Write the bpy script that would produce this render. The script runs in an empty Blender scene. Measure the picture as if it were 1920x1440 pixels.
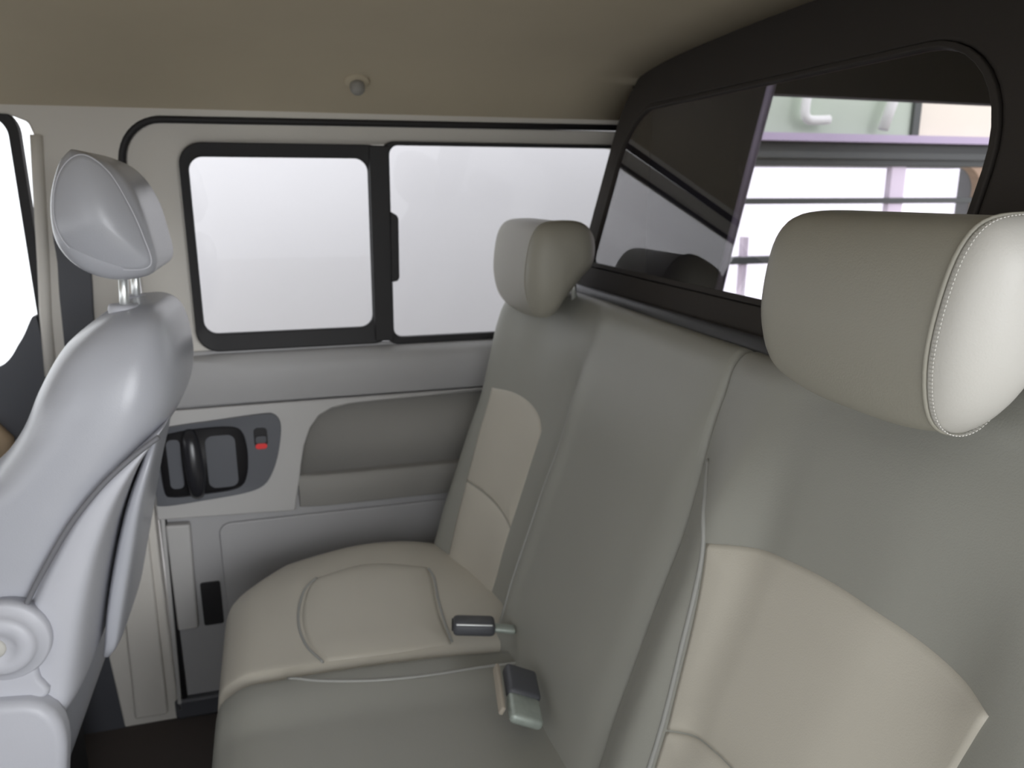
import bpy, bmesh, math
import numpy as np
from mathutils import Vector, Matrix

# ------------------------------------------------------------------ camera, sky, exposure
scene = bpy.context.scene
COL = scene.collection
cam_data = bpy.data.cameras.new('camera')
cam_data.sensor_width = 36.0
cam_data.lens = 1490.0 / 1920.0 * 36.0
cam_data.clip_start = 0.02
cam_data.dof.use_dof = True
cam_data.dof.focus_distance = 0.75
cam_data.dof.aperture_fstop = 8.0
cam = bpy.data.objects.new('camera', cam_data)
COL.objects.link(cam)
cam.location = (0.0, 0.0, 1.35)
cam.rotation_euler = (math.radians(90 - 13.7), 0.0, math.radians(-16.45))
scene.camera = cam

world = bpy.data.worlds.new('overcast_sky')
scene.world = world
world.use_nodes = True
wb = world.node_tree.nodes['Background']
wb.inputs['Color'].default_value = (0.955, 0.975, 1.0, 1)
wb.inputs['Strength'].default_value = 1.75

# brighter stretch of the hazy sky, low over the near side of the van
sun_data = bpy.data.lights.new('hazy_sun', 'SUN')
sun_data.energy = 0.95
sun_data.angle = math.radians(24)
sun_data.color = (0.95, 0.97, 1.0)
sun = bpy.data.objects.new('hazy_sun', sun_data)
COL.objects.link(sun)
sun.location = (2, -6, 3)
sun.rotation_euler = Vector((-0.31, 0.95, -0.165)).to_track_quat('-Z', 'Y').to_euler()

scene.view_settings.view_transform = 'Standard'
scene.view_settings.look = 'None'
scene.view_settings.exposure = 0.16
scene.view_settings.gamma = 1.0
scene.view_settings.use_curve_mapping = False


# ------------------------------------------------------------------ materials
def mat(name, rgb, rough=0.6, grain=0.0, gscale=400.0, metal=0.0, vary=0.04, vscale=6.0, spec=0.5, coat=0.0, trans=0.0):
    m = bpy.data.materials.new(name)
    m.use_nodes = True
    nt = m.node_tree
    b = nt.nodes['Principled BSDF']
    b.inputs['Roughness'].default_value = rough
    b.inputs['Metallic'].default_value = metal
    b.inputs['Specular IOR Level'].default_value = spec
    b.inputs['Coat Weight'].default_value = coat
    tc = nt.nodes.new('ShaderNodeTexCoord')
    n = nt.nodes.new('ShaderNodeTexNoise')
    n.inputs['Scale'].default_value = vscale
    n.inputs['Detail'].default_value = 4
    nt.links.new(tc.outputs['Object'], n.inputs['Vector'])
    r = nt.nodes.new('ShaderNodeMapRange')
    r.inputs['To Min'].default_value = 1 - vary
    r.inputs['To Max'].default_value = 1 + vary
    nt.links.new(n.outputs['Fac'], r.inputs['Value'])
    mx = nt.nodes.new('ShaderNodeVectorMath')
    mx.operation = 'SCALE'
    mx.inputs[0].default_value = rgb
    nt.links.new(r.outputs['Result'], mx.inputs['Scale'])
    nt.links.new(mx.outputs['Vector'], b.inputs['Base Color'])
    if grain > 0:
        g = nt.nodes.new('ShaderNodeTexNoise')
        g.inputs['Scale'].default_value = gscale
        g.inputs['Detail'].default_value = 2
        nt.links.new(tc.outputs['Object'], g.inputs['Vector'])
        bp = nt.nodes.new('ShaderNodeBump')
        bp.inputs['Strength'].default_value = grain
        bp.inputs['Distance'].default_value = 0.001
        nt.links.new(g.outputs['Fac'], bp.inputs['Height'])
        nt.links.new(bp.outputs['Normal'], b.inputs['Normal'])
    return m


def glass(name, tint, ior=1.5, gain=1.0):
    """thin pane: tinted see-through mixed with a mirror by Fresnel"""
    m = bpy.data.materials.new(name)
    m.use_nodes = True
    nt = m.node_tree
    for n in list(nt.nodes):
        nt.nodes.remove(n)
    out = nt.nodes.new('ShaderNodeOutputMaterial')
    t = nt.nodes.new('ShaderNodeBsdfTransparent')
    t.inputs['Color'].default_value = (*tint, 1)
    g = nt.nodes.new('ShaderNodeBsdfGlossy')
    g.inputs['Roughness'].default_value = 0.0
    fr = nt.nodes.new('ShaderNodeFresnel')
    fr.inputs['IOR'].default_value = ior
    mu = nt.nodes.new('ShaderNodeMath')
    mu.operation = 'MULTIPLY'
    mu.use_clamp = True
    mu.inputs[1].default_value = gain
    # reflect once, at the face turned to the viewer; a thin pane has no inner total reflection
    geo = nt.nodes.new('ShaderNodeNewGeometry')
    sb = nt.nodes.new('ShaderNodeMath')
    sb.operation = 'SUBTRACT'
    sb.inputs[0].default_value = 1.0
    nt.links.new(geo.outputs['Backfacing'], sb.inputs[1])
    m2 = nt.nodes.new('ShaderNodeMath')
    m2.operation = 'MULTIPLY'
    nt.links.new(fr.outputs['Fac'], m2.inputs[0])
    nt.links.new(sb.outputs[0], m2.inputs[1])
    nt.links.new(m2.outputs[0], mu.inputs[0])
    mx = nt.nodes.new('ShaderNodeMixShader')
    nt.links.new(mu.outputs[0], mx.inputs['Fac'])
    nt.links.new(t.outputs[0], mx.inputs[1])
    nt.links.new(g.outputs[0], mx.inputs[2])
    nt.links.new(mx.outputs[0], out.inputs['Surface'])
    return m


M = {
    'vinyl': mat('grey_vinyl', (0.335, 0.332, 0.295), 0.45, 0.25, 500),
    'vinyl_light': mat('light_beige_vinyl', (0.56, 0.525, 0.45), 0.5, 0.25, 500),
    'vinyl_head': mat('taupe_grey_vinyl', (0.34, 0.325, 0.275), 0.45, 0.2, 500),
    'vinyl_head_lit': mat('lit_taupe_vinyl', (0.49, 0.475, 0.44), 0.45, 0.2, 500),  # headrest vinyl lightened: doorway light on the near side put into the colour
    'vinyl_front': mat('cool_grey_vinyl', (0.45, 0.458, 0.50), 0.27, 0.2, 500),
    'shell': mat('pale_grey_plastic_shell', (0.54, 0.545, 0.59), 0.42, 0.15, 700),
    'piping': mat('grey_seam_piping', (0.36, 0.36, 0.34), 0.5),
    'thread': mat('pale_thread', (0.56, 0.545, 0.505), 0.85),
    'plastic': mat('door_grey_plastic', (0.42, 0.415, 0.42), 0.5, 0.3, 600),
    'plastic_light': mat('light_grey_plastic', (0.52, 0.51, 0.50), 0.55, 0.3, 600),
    'trim_light': mat('pale_beige_plastic', (0.70, 0.67, 0.62), 0.55, 0.25, 600),
    'plastic_dark': mat('charcoal_plastic', (0.085, 0.088, 0.10), 0.42, 0.3, 700),
    'bezel': mat('slate_plastic', (0.115, 0.12, 0.135), 0.45, 0.3, 700),
    'black': mat('black_rubber', (0.016, 0.015, 0.017), 0.6, 0.2, 500),
    'black_gloss': mat('black_glossy_plastic', (0.02, 0.02, 0.024), 0.25),
    'headliner': mat('beige_headliner_fabric', (0.54, 0.475, 0.36), 0.95, 0.4, 900, spec=0.1),
    'bulk': mat('dark_bulkhead_panel', (0.05, 0.044, 0.04), 0.75, 0.3, 400, spec=0.2),
    'cargo': mat('dark_cargo_lining', (0.03, 0.03, 0.034), 0.8, 0.2, 200, spec=0.2),
    'lav': mat('lavender_grey_edge', (0.42, 0.39, 0.47), 0.5),
    'carpet': mat('dark_carpet', (0.12, 0.105, 0.10), 1.0, 0.8, 700, spec=0.0),
    'chrome': mat('brushed_steel', (0.85, 0.87, 0.86), 0.32, metal=0.75),
    'buckle_grey': mat('worn_greenish_metal', (0.42, 0.47, 0.43), 0.4, metal=0.3, vary=0.25, vscale=60),
    'red': mat('red_mark', (0.85, 0.05, 0.05), 0.4),
    'belt': mat('beige_webbing', (0.45, 0.40, 0.33), 0.9, 0.5, 900),
    'wall_out': mat('white_plaster', (0.71, 0.69, 0.71), 0.9, 0.2, 60, vary=0.015, vscale=1.5),
    'concrete': mat('pale_concrete', (0.52, 0.50, 0.45), 0.95, 0.5, 150),  # pale tone set to throw light up onto the headliner
    'fascia': mat('pale_green_paint', (0.50, 0.60, 0.47), 0.6, vary=0.06, vscale=2),
    'cream': mat('cream_paint', (0.80, 0.78, 0.62), 0.6),
    'mauve': mat('mauve_ledge', (0.50, 0.44, 0.56), 0.5),
    'lintel': mat('dark_green_grey_lintel', (0.07, 0.085, 0.075), 0.6),
    'pale': mat('pale_mauve_paint', (0.85, 0.78, 0.86), 0.6),
    'pocket': mat('taupe_door_insert', (0.31, 0.30, 0.28), 0.7, 0.4, 700),
    'groove': mat('groove_shade_grey', (0.17, 0.17, 0.185), 0.6),  # shade of the shell groove put in as dark grey
    'tan': mat('tan_timber', (0.42, 0.31, 0.20), 0.7, vary=0.2, vscale=20),
    'pipe': mat('white_pipe', (0.80, 0.85, 0.78), 0.5),
    'bodypaint': mat('white_body_paint', (0.75, 0.75, 0.75), 0.4),
}
M['pane'] = glass('clear_glass', (0.97, 0.975, 0.98), 1.45, 1.0)
M['pane_bulk'] = glass('lavender_tinted_glass', (0.95, 0.91, 0.96), 1.55, 2.1)


# ------------------------------------------------------------------ mesh helpers
def link(name, me, m, parent=None, label=None, kind=None, smooth=True, bevel=0.0, sub=0, seg=3):
    o = bpy.data.objects.new(name, me)
    COL.objects.link(o)
    if m is not None:
        me.materials.append(M[m] if isinstance(m, str) else m)
    if smooth:
        for p in me.polygons:
            p.use_smooth = True
    if bevel > 0:
        b = o.modifiers.new('bevel', 'BEVEL')
        b.width = bevel
        b.segments = seg
        b.limit_method = 'ANGLE'
        b.angle_limit = math.radians(40)
        b.harden_normals = True
    if sub:
        s = o.modifiers.new('sub', 'SUBSURF')
        s.levels = s.render_levels = sub
    if parent is not None:
        o.parent = parent
        o.matrix_parent_inverse = parent.matrix_world.inverted()
    if label:
        o['label'] = label
    if kind:
        o['kind'] = kind
    return o


def mesh(name, verts, faces, fix=True):
    me = bpy.data.meshes.new(name)
    me.from_pydata([tuple(map(float, v)) for v in verts], [], faces)
    if fix:
        bm = bmesh.new()
        bm.from_mesh(me)
        bmesh.ops.recalc_face_normals(bm, faces=bm.faces)
        bm.to_mesh(me)
        bm.free()
    me.update()
    return me


def thing(name, label, category, loc=(0, 0, 0), group=None, kind=None):
    o = bpy.data.objects.new(name, None)
    o.empty_display_size = 0.05
    COL.objects.link(o)
    o.location = loc
    o['label'] = label
    o['category'] = category
    if group:
        o['group'] = group
    if kind:
        o['kind'] = kind
    bpy.context.view_layer.update()
    return o


def struct(name, me, m, label, category, **k):
    o = link(name, me, m, None, label, 'structure', **k)
    o['category'] = category
    return o


def catmull(pts, n, closed=False):
    """n samples of a centripetal-ish Catmull-Rom curve through pts"""
    P = np.array(pts, float)
    L = len(P)
    segs = L if closed else L - 1
    out = []
    cnt = n if closed else n - 1
    for i in range(n):
        t = i / cnt * segs
        k = min(int(t), segs - 1)
        f = t - k
        if closed:
            p0, p1, p2, p3 = P[(k - 1) % L], P[k % L], P[(k + 1) % L], P[(k + 2) % L]
        else:
            p1, p2 = P[k], P[k + 1]
            p0 = P[k - 1] if k > 0 else 2 * p1 - p2
            p3 = P[k + 2] if k + 2 < L else 2 * p2 - p1
        out.append(0.5 * ((2 * p1) + (-p0 + p2) * f + (2 * p0 - 5 * p1 + 4 * p2 - p3) * f * f + (-p0 + 3 * p1 - 3 * p2 + p3) * f ** 3))
    return np.array(out)


def resample(loop, n, closed=True):
    P = np.array(loop, float)
    Q = np.vstack([P, P[:1]]) if closed else P
    d = np.r_[0, np.cumsum(np.linalg.norm(np.diff(Q, axis=0), axis=1))]
    s = np.linspace(0, d[-1], n, endpoint=not closed)
    return np.stack([np.interp(s, d, Q[:, i]) for i in range(Q.shape[1])], 1)


def rrect(x0, x1, z0, z1, r, seg=8):
    if not isinstance(r, (list, tuple)):
        r = [r] * 4
    out = []
    for (cx, cz, a0), rr in zip([(x1, z1, 0), (x0, z1, 90), (x0, z0, 180), (x1, z0, 270)], r):
        sx = -1 if cx == x1 else 1
        sz = -1 if cz == z1 else 1
        for i in range(seg + 1):
            a = math.radians(a0 + 90 * i / seg)
            out.append((cx + sx * rr + rr * math.cos(a), cz + sz * rr + rr * math.sin(a)))
    return out


def wy(z):
    """inner face of the far body side: leans in a little towards the roof"""
    return 1.95 - 0.06 * (z - 0.95)


def on_wall(p, d):
    return (p[0], wy(p[1]) - d, p[1])


def slab_wall(outline, d0, d1, place=on_wall):
    """outline (x, z) extruded from depth d0 (outer) to d1 (towards the cabin)"""
    n = len(outline)
    v = [place(p, d0) for p in outline] + [place(p, d1) for p in outline]
    f = [list(range(n)), list(range(n, 2 * n))[::-1]]
    f += [[i, (i + 1) % n, n + (i + 1) % n, n + i] for i in range(n)]
    return mesh('slab', v, f)


def ring_wall(outer, inner, d0, d1, place=on_wall, din=None):
    """frame between two loops with equal point counts"""
    n = len(outer)
    din = d1 if din is None else din
    v = [place(p, d0) for p in outer] + [place(p, d1) for p in outer] + [place(p, d0) for p in inner] + [place(p, din) for p in inner]
    f = []
    for i in range(n):
        j = (i + 1) % n
        f += [[i, j, n + j, n + i], [n + i, n + j, 3 * n + j, 3 * n + i], [3 * n + i, 3 * n + j, 2 * n + j, 2 * n + i], [2 * n + i, 2 * n + j, j, i]]
    return mesh('frame', v, f)


def tube(path, rad, seg=10, closed=False, flat=None):
    """round (or flattened) sweep along a path"""
    P = np.array(path, float)
    n = len(P)
    T = np.zeros_like(P)
    for i in range(n):
        a = P[(i - 1) % n] if closed or i > 0 else P[i]
        b = P[(i + 1) % n] if closed or i < n - 1 else P[i]
        T[i] = (b - a) / (np.linalg.norm(b - a) + 1e-9)
    up = np.array([0, 0, 1.0]) if abs(T[0][2]) < 0.9 else np.array([1.0, 0, 0])
    N = np.cross(T[0], up)
    N /= np.linalg.norm(N)
    v, f = [], []
    for i in range(n):
        N = N - T[i] * (N @ T[i])
        N /= np.linalg.norm(N) + 1e-9
        B = np.cross(T[i], N)
        r = rad[i] if hasattr(rad, '__len__') else rad
        for k in range(seg):
            a = 2 * math.pi * k / seg
            v.append(P[i] + N * math.cos(a) * r + B * math.sin(a) * r * (flat or 1))
    m = n if closed else n - 1
    for i in range(m):
        j = (i + 1) % n
        for k in range(seg):
            l = (k + 1) % seg
            f.append([i * seg + k, i * seg + l, j * seg + l, j * seg + k])
    if not closed:
        f.append(list(range(seg)))
        f.append(list(range((n - 1) * seg, n * seg)))
    return mesh('tube', v, f)


def loft(rings, caps=True):
    n = len(rings[0])
    v = [p for r in rings for p in r]
    f = []
    for i in range(len(rings) - 1):
        for k in range(n):
            l = (k + 1) % n
            f.append([i * n + k, i * n + l, (i + 1) * n + l, (i + 1) * n + k])
    if caps:
        f.append(list(range(n)))
        f.append(list(range((len(rings) - 1) * n, len(rings) * n)))
    return mesh('loft', v, f)


def grid(fn, nu, nv):
    v = [fn(i / nu, j / nv) for i in range(nu + 1) for j in range(nv + 1)]
    f = [[i * (nv + 1) + j, (i + 1) * (nv + 1) + j, (i + 1) * (nv + 1) + j + 1, i * (nv + 1) + j + 1] for i in range(nu) for j in range(nv)]
    return v, f


def pad(fn, nu, nv, depth, axis):
    """closed patch: top surface from fn, skirt pushed back along axis so that it has body"""
    v, f = grid(fn, nu, nv)
    n = len(v)
    ax = np.array(axis) * depth
    v2 = [np.array(p) + ax for p in v]
    f2 = [[a + n for a in q][::-1] for q in f]
    idx = lambda i, j: i * (nv + 1) + j
    rim = [idx(i, 0) for i in range(nu)] + [idx(nu, j) for j in range(nv)] + [idx(i, nv) for i in range(nu, 0, -1)] + [idx(0, j) for j in range(nv, 0, -1)]
    f3 = [[rim[k], rim[(k + 1) % len(rim)], rim[(k + 1) % len(rim)] + n, rim[k] + n] for k in range(len(rim))]
    return mesh('pad', v + v2, f + f2 + f3)


def box(x0, x1, y0, y1, z0, z1):
    v = [(x, y, z) for x in (x0, x1) for y in (y0, y1) for z in (z0, z1)]
    f = [[0, 1, 3, 2], [4, 6, 7, 5], [0, 4, 5, 1], [2, 3, 7, 6], [0, 2, 6, 4], [1, 5, 7, 3]]
    return mesh('box', v, f)


def smooth01(a, b, t):
    u = np.clip((t - a) / (b - a), 0, 1)  # a may lie above b
    return u * u * (3 - 2 * u)


def table(xs, ys):
    """smooth 1-d interpolation (Catmull-Rom in table space)"""
    xs = np.array(xs, float)
    ys = np.array(ys, float)
    m = np.gradient(ys, xs)

    def fn(x):
        x = float(np.clip(x, xs[0], xs[-1]))
        k = int(np.clip(np.searchsorted(xs, x) - 1, 0, len(xs) - 2))
        h = xs[k + 1] - xs[k]
        t = (x - xs[k]) / h
        return float((1 + 2 * t) * (1 - t) ** 2 * ys[k] + t * (1 - t) ** 2 * h * m[k] + t * t * (3 - 2 * t) * ys[k + 1] + t * t * (t - 1) * h * m[k + 1])
    return fn


def roundin(dist, R):
    """how far a rounded edge of radius R has dropped at this distance from the edge"""
    if dist >= R:
        return 0.0
    q = (R - max(dist, 0.0)) / R
    return R * (1 - math.sqrt(max(0.0, 1 - q * q)))


# ------------------------------------------------------------------ outside the van
struct('ground', mesh('ground', [(-6, -7, -0.6), (7, -7, -0.6), (7, 7.5, -0.6), (-6, 7.5, -0.6), (-6, -7, -0.7), (7, -7, -0.7), (7, 7.5, -0.7), (-6, 7.5, -0.7)],
       [[0, 1, 2, 3], [7, 6, 5, 4], [0, 4, 5, 1], [1, 5, 6, 2], [2, 6, 7, 3], [3, 7, 4, 0]]), 'concrete', 'grey asphalt ground outside around the van', 'ground', smooth=False)
struct('wall_exterior', box(-0.72, 1.86, 3.4, 3.6, -0.6, 2.7), 'wall_out', 'plain white plaster wall outside the side windows', 'wall', smooth=False)

annex = thing('annex_building', 'pale green building with pipes and windows seen through the partition glass', 'building', (2.6, 3.4, -0.6))
link('fascia', box(1.87, 3.06, 3.4, 3.7, 1.61, 2.6), 'fascia', annex, smooth=False)
link('end_panel', box(3.10, 4.4, 3.39, 3.7, 1.61, 2.6), 'cream', annex, 'cream painted panel beside the pipes', smooth=False)
link('joint_strip', box(3.06, 3.10, 3.38, 3.7, 1.61, 2.6), 'lintel', annex, smooth=False)
link('ledge', box(1.87, 4.4, 3.33, 3.7, 1.575, 1.61), 'mauve', annex, 'thin mauve ledge under the pipes', smooth=False)
link('lintel', box(1.87, 3.62, 3.4, 3.7, 1.465, 1.575), 'lintel', annex, smooth=False, bevel=0.01)
link('lower_lintel_moulding', box(1.87, 3.62, 3.37, 3.4, 1.50, 1.53), 'lintel', annex, smooth=False)
fr_o = rrect(1.87, 3.72, 0.70, 1.575, [0.16, 0.01, 0.01, 0.01])
fr_i = rrect(1.92, 3.56, 0.80, 1.467, [0.12, 0.01, 0.01, 0.01])
link('window_frame', ring_wall(fr_o, fr_i, 0, 0.06, place=lambda p, d: (p[0], 3.47 - d, p[1])), 'tan', annex, 'tan window surround with a rounded corner', bevel=0.006)
link('mullion', box(3.0, 3.085, 3.42, 3.46, 0.80, 1.467), 'pale', annex, smooth=False)
link('transom', box(1.92, 3.56, 3.41, 3.47, 1.285, 1.313), 'lintel', annex, smooth=False, bevel=0.005)
link('transom', box(1.92, 3.56, 3.41, 3.47, 1.0, 1.035), 'lintel', annex, smooth=False, bevel=0.005)
link('glazing_bar', box(2.18, 2.205, 3.42, 3.46, 0.80, 1.13), 'pale', annex, smooth=False)
link('window_pane', box(1.92, 3.56, 3.445, 3.45, 0.80, 1.467), 'pane', annex, smooth=False)
link('base_wall', box(1.87, 4.4, 3.4, 3.6, -0.6, 0.72), 'wall_out', annex, smooth=False)
link('corner_post', box(3.70, 4.4, 3.4, 3.7, 0.70, 1.6), 'lintel', annex, smooth=False)
pp = catmull([(2.405, 3.34, 1.95), (2.41, 3.34, 1.80), (2.405, 3.34, 1.705), (2.425, 3.34, 1.672), (2.47, 3.34, 1.668), (2.54, 3.34, 1.672)], 24)
link('conduit_pipe', tube(pp, 0.022), 'pipe', annex, 'white hooked pipe')
link('conduit_pipe', tube([(2.93, 3.34, 1.95), (2.895, 3.34, 1.78), (2.85, 3.34, 1.635)], 0.026), 'pipe', annex, 'white slanting pipe')

# ------------------------------------------------------------------ van shell
struct('floor', box(-1.6, 3.3, 0.18, 2.02, -0.12, 0.0), 'carpet', 'dark carpeted van floor between the seats', 'floor', smooth=False)

# roof lining: curved cross-section swept along the van
prof = catmull([(1.925, 1.497), (1.895, 1.525), (1.84, 1.558), (1.74, 1.592), (1.55, 1.618), (1.08, 1.632), (0.6, 1.618), (0.40, 1.592), (0.30, 1.55), (0.24, 1.50)], 50)
rows = []
for x in np.linspace(-1.25, 0.86, 12):
    rows.append([(x, p[0], p[1] - 0.02 * max(0, (-0.7 - x)) ** 1.0) for p in prof])
v = [p for r_ in rows for p in r_]
n = len(prof)
f = [[i * n + k, i * n + k + 1, (i + 1) * n + k + 1, (i + 1) * n + k] for i in range(len(rows) - 1) for k in range(n - 1)]
ceil_me = mesh('ceiling', v, f, fix=False)
ceil = struct('ceiling', ceil_me, 'headliner', 'beige fabric headliner under the van roof', 'ceiling')
sm = ceil.modifiers.new('solid', 'SOLIDIFY')
sm.thickness = 0.03
sm.offset = 1 if ceil_me.polygons[0].normal.z > 0 else -1

# ceiling stud
stud = thing('headliner_stud', 'small round grey plastic stud sticking down from the beige headliner', 'stud', (0.19, 1.80, 1.57))


def lathe(profile, axis_o, axis_d, seg=24):
    a = Vector(axis_d).normalized()
    u = a.orthogonal().normalized()
    w = a.cross(u)
    rings = []
    for r_, h in profile:
        rings.append([Vector(axis_o) + a * h + (u * math.cos(2 * math.pi * k / seg) + w * math.sin(2 * math.pi * k / seg)) * r_ for k in range(seg)])
    return loft(rings)


sd = Vector((0, -0.42, -0.9)).normalized()
so = Vector((0.19, 1.80, 1.574))
link('stud_base', lathe([(0.0005, 0), (0.026, 0.0), (0.027, 0.004), (0.022, 0.007), (0.0005, 0.0075)], so - sd * 0.001, sd), 'headliner', stud)
link('stud_cap', lathe([(0.0005, 0.006), (0.014, 0.006), (0.016, 0.012), (0.015, 0.022), (0.010, 0.028), (0.0005, 0.030)], so, sd), 'pocket', stud)

# ---- far body side in front of the sliding door: pillar and front door
wf = struct('wall_far', slab_wall([(-0.455, 0.0), (-0.322, 0.0), (-0.322, 0.45), (-0.318, 0.9), (-0.315, 1.30), (-0.30, 1.42), (-0.26, 1.485), (-0.22, 1.502), (0.86, 1.505), (0.86, 1.56), (-0.62, 1.56), (-0.62, 1.505), (-0.50, 1.50), (-0.465, 1.485), (-0.455, 1.45), (-0.47, 1.25), (-0.49, 1.05), (-0.49, 0.6)], -0.04, 0.012),
            'trim_light', 'pale grey door pillar trim behind the front seat', 'pillar', bevel=0.006)
link('pillar_edge_strip', tube([on_wall((x, z), 0.014) for x, z in [(-0.452, 1.46), (-0.462, 1.35), (-0.475, 1.2), (-0.487, 1.08), (-0.495, 0.95)]], 0.012, 8), 'trim_light', wf)
link('belt_guide_panel', slab_wall(catmull([(-0.445, 1.27), (-0.40, 1.26), (-0.385, 1.2), (-0.39, 1.1), (-0.405, 0.95), (-0.455, 0.95), (-0.455, 1.1), (-0.448, 1.2)], 32, True), 0.010, 0.018), 'plastic_dark', wf, 'dark grey slot panel', bevel=0.003)
link('pillar_lower_cover', slab_wall([(-0.425, 0.03), (-0.345, 0.03), (-0.34, 0.4), (-0.333, 0.86), (-0.40, 0.86), (-0.41, 0.5)], 0.012, 0.03), 'trim_light', wf, bevel=0.008)

fd = struct('door_2', slab_wall(catmull([(-1.35, -0.05), (-0.9, -0.05), (-0.47, -0.05), (-0.48, 0.5), (-0.498, 0.9), (-0.503, 1.05), (-0.512, 1.085), (-0.545, 1.03), (-0.60, 0.972), (-0.75, 0.94), (-1.0, 0.92), (-1.35, 0.90)], 80, True), -0.03, 0.01),
            'plastic_dark', 'dark grey front door panel beyond the front seat', 'door', bevel=0.006)
link('door_pull', tube([on_wall((x, z), 0.02) for x, z in [(-0.68, 0.84), (-0.63, 0.85), (-0.605, 0.81), (-0.61, 0.76)]], 0.02, 10), 'tan', fd, 'tan door pull')
w3 = struct('window_3', ring_wall(rrect(-1.35, -0.485, 0.90, 1.515, [0.05, 0.2, 0.02, 0.02]), rrect(-1.33, -0.505, 0.92, 1.497, [0.04, 0.19, 0.02, 0.02]), -0.02, 0.006), 'black', 'bright front door window at the left edge', 'window', bevel=0.003)
link('window_pane', slab_wall(rrect(-1.335, -0.50, 0.92, 1.50, [0.04, 0.19, 0.02, 0.02]), -0.012, -0.008), 'pane', w3, smooth=False)

# ---- sliding door
door = struct('door_1', slab_wall([(-0.312, 0.02), (0.86, 0.02), (0.86, 0.985), (-0.312, 0.985)], -0.04, 0.0), 'plastic', 'grey plastic sliding door panel with pocket below the side window', 'door', bevel=0.004)
win_outer = rrect(-0.187, 0.872, 0.983, 1.452, 0.055)
link('upper_trim', ring_wall(rrect(-0.292, 0.885, 0.935, 1.493, [0.02, 0.085, 0.03, 0.02]), win_outer, -0.03, 0.004, din=-0.012), 'trim_light', door, 'pale beige trim around the side window', bevel=0.006)
seal = [(-0.306, 0.02), (-0.306, 0.3), (-0.304, 0.6), (-0.303, 0.9), (-0.301, 1.2), (-0.299, 1.38)]
seal += [(-0.215 - 0.084 * math.cos(a), 1.405 + 0.092 * math.sin(a)) for a in np.linspace(0.1, math.pi / 2, 10)]
seal += [(0.1, 1.4985), (0.5, 1.500), (0.86, 1.502)]
link('weather_strip', tube([on_wall(p, 0.006) for p in seal], 0.0085, 8), 'black', door, 'black rubber weather strip')
link('door_edge_strip', slab_wall([(-0.322, 0.03), (-0.312, 0.03), (-0.298, 0.60), (-0.308, 0.60)], 0.0, 0.02), 'plastic_light', door, bevel=0.002)

# belt shelf under the window and the raised middle field
shelf_path = [((-0.225), 0.968), (-0.2, 0.962), (-0.1, 0.960), (0.2, 0.962), (0.84, 0.965)]
rows = []
for x in np.linspace(-0.30, 0.85, 24):
    k = smooth01(-0.24, -0.16, x)
    zt = 0.962 + 0.010 * (1 - k)
    rows.append([(x, wy(zt) + 0.01, zt + 0.018 * k), (x, wy(zt) - 0.012, zt + 0.014 * k), (x, wy(zt) - 0.026, zt), (x, wy(0.93) - 0.034, 0.93), (x, wy(0.88) - 0.030, 0.885), (x, wy(0.86) - 0.022, 0.858), (x, wy(0.858) + 0.01, 0.855)])
link('belt_panel', loft(rows), 'plastic', door, bevel=0.003)

field = [(-0.315, 0.850), (-0.1, 0.852), (0.2, 0.853), (0.85, 0.855), (0.85, 0.845), (0.448, 0.845), (0.213, 0.839), (0.15, 0.836), (0.108, 0.828), (0.078, 0.812), (0.055, 0.782), (0.038, 0.738), (0.028, 0.69), (0.022, 0.65), (0.012, 0.60), (0.006, 0.563), (-0.1, 0.568), (-0.20, 0.572), (-0.315, 0.577)]
link('middle_field', slab_wall(field, 0.0, 0.022), 'plastic_light', door, bevel=0.006)
# arm ledge inside the pocket
rows = []
for x in np.linspace(0.018, 0.84, 14):
    q = 0.012 * (1 - smooth01(0.018, 0.05, x))
    rows.append([(x, wy(0.56) + 0.005, 0.562), (x, wy(0.57) - 0.018 + q, 0.567), (x, wy(0.6) - 0.026 + q, 0.60), (x, wy(0.635) - 0.030 + q, 0.640), (x, wy(0.65) - 0.022 + q, 0.653), (x, wy(0.655) - 0.004, 0.657), (x, wy(0.655) + 0.005, 0.658)])
link('arm_ledge', loft(rows), 'pocket', door, bevel=0.003)
link('pocket_back', slab_wall([(0.02, 0.64), (0.86, 0.64), (0.86, 0.85), (0.10, 0.85), (0.05, 0.79)], 0.0, 0.004), 'pocket', door)
link('corner_block', slab_wall([(-0.298, 0.27), (-0.25, 0.27), (-0.247, 0.42), (-0.243, 0.560), (-0.298, 0.563)], 0.0, 0.03), 'plastic_light', door, bevel=0.006)
link('speaker_slot', slab_wall(rrect(-0.238, -0.19, 0.262, 0.385, 0.006, 3), 0.0, 0.006), 'black', door, bevel=0.002)
link('lower_field', slab_wall(rrect(-0.18, 0.82, 0.12, 0.545, 0.03, 5), 0.0, 0.010), 'plastic', door, bevel=0.006)
link('sill_plate', slab_wall([(-0.33, 0.0), (0.8, 0.0), (0.8, 0.06), (-0.33, 0.06)], -0.01, 0.02), 'plastic_dark', door, bevel=0.01)

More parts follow.
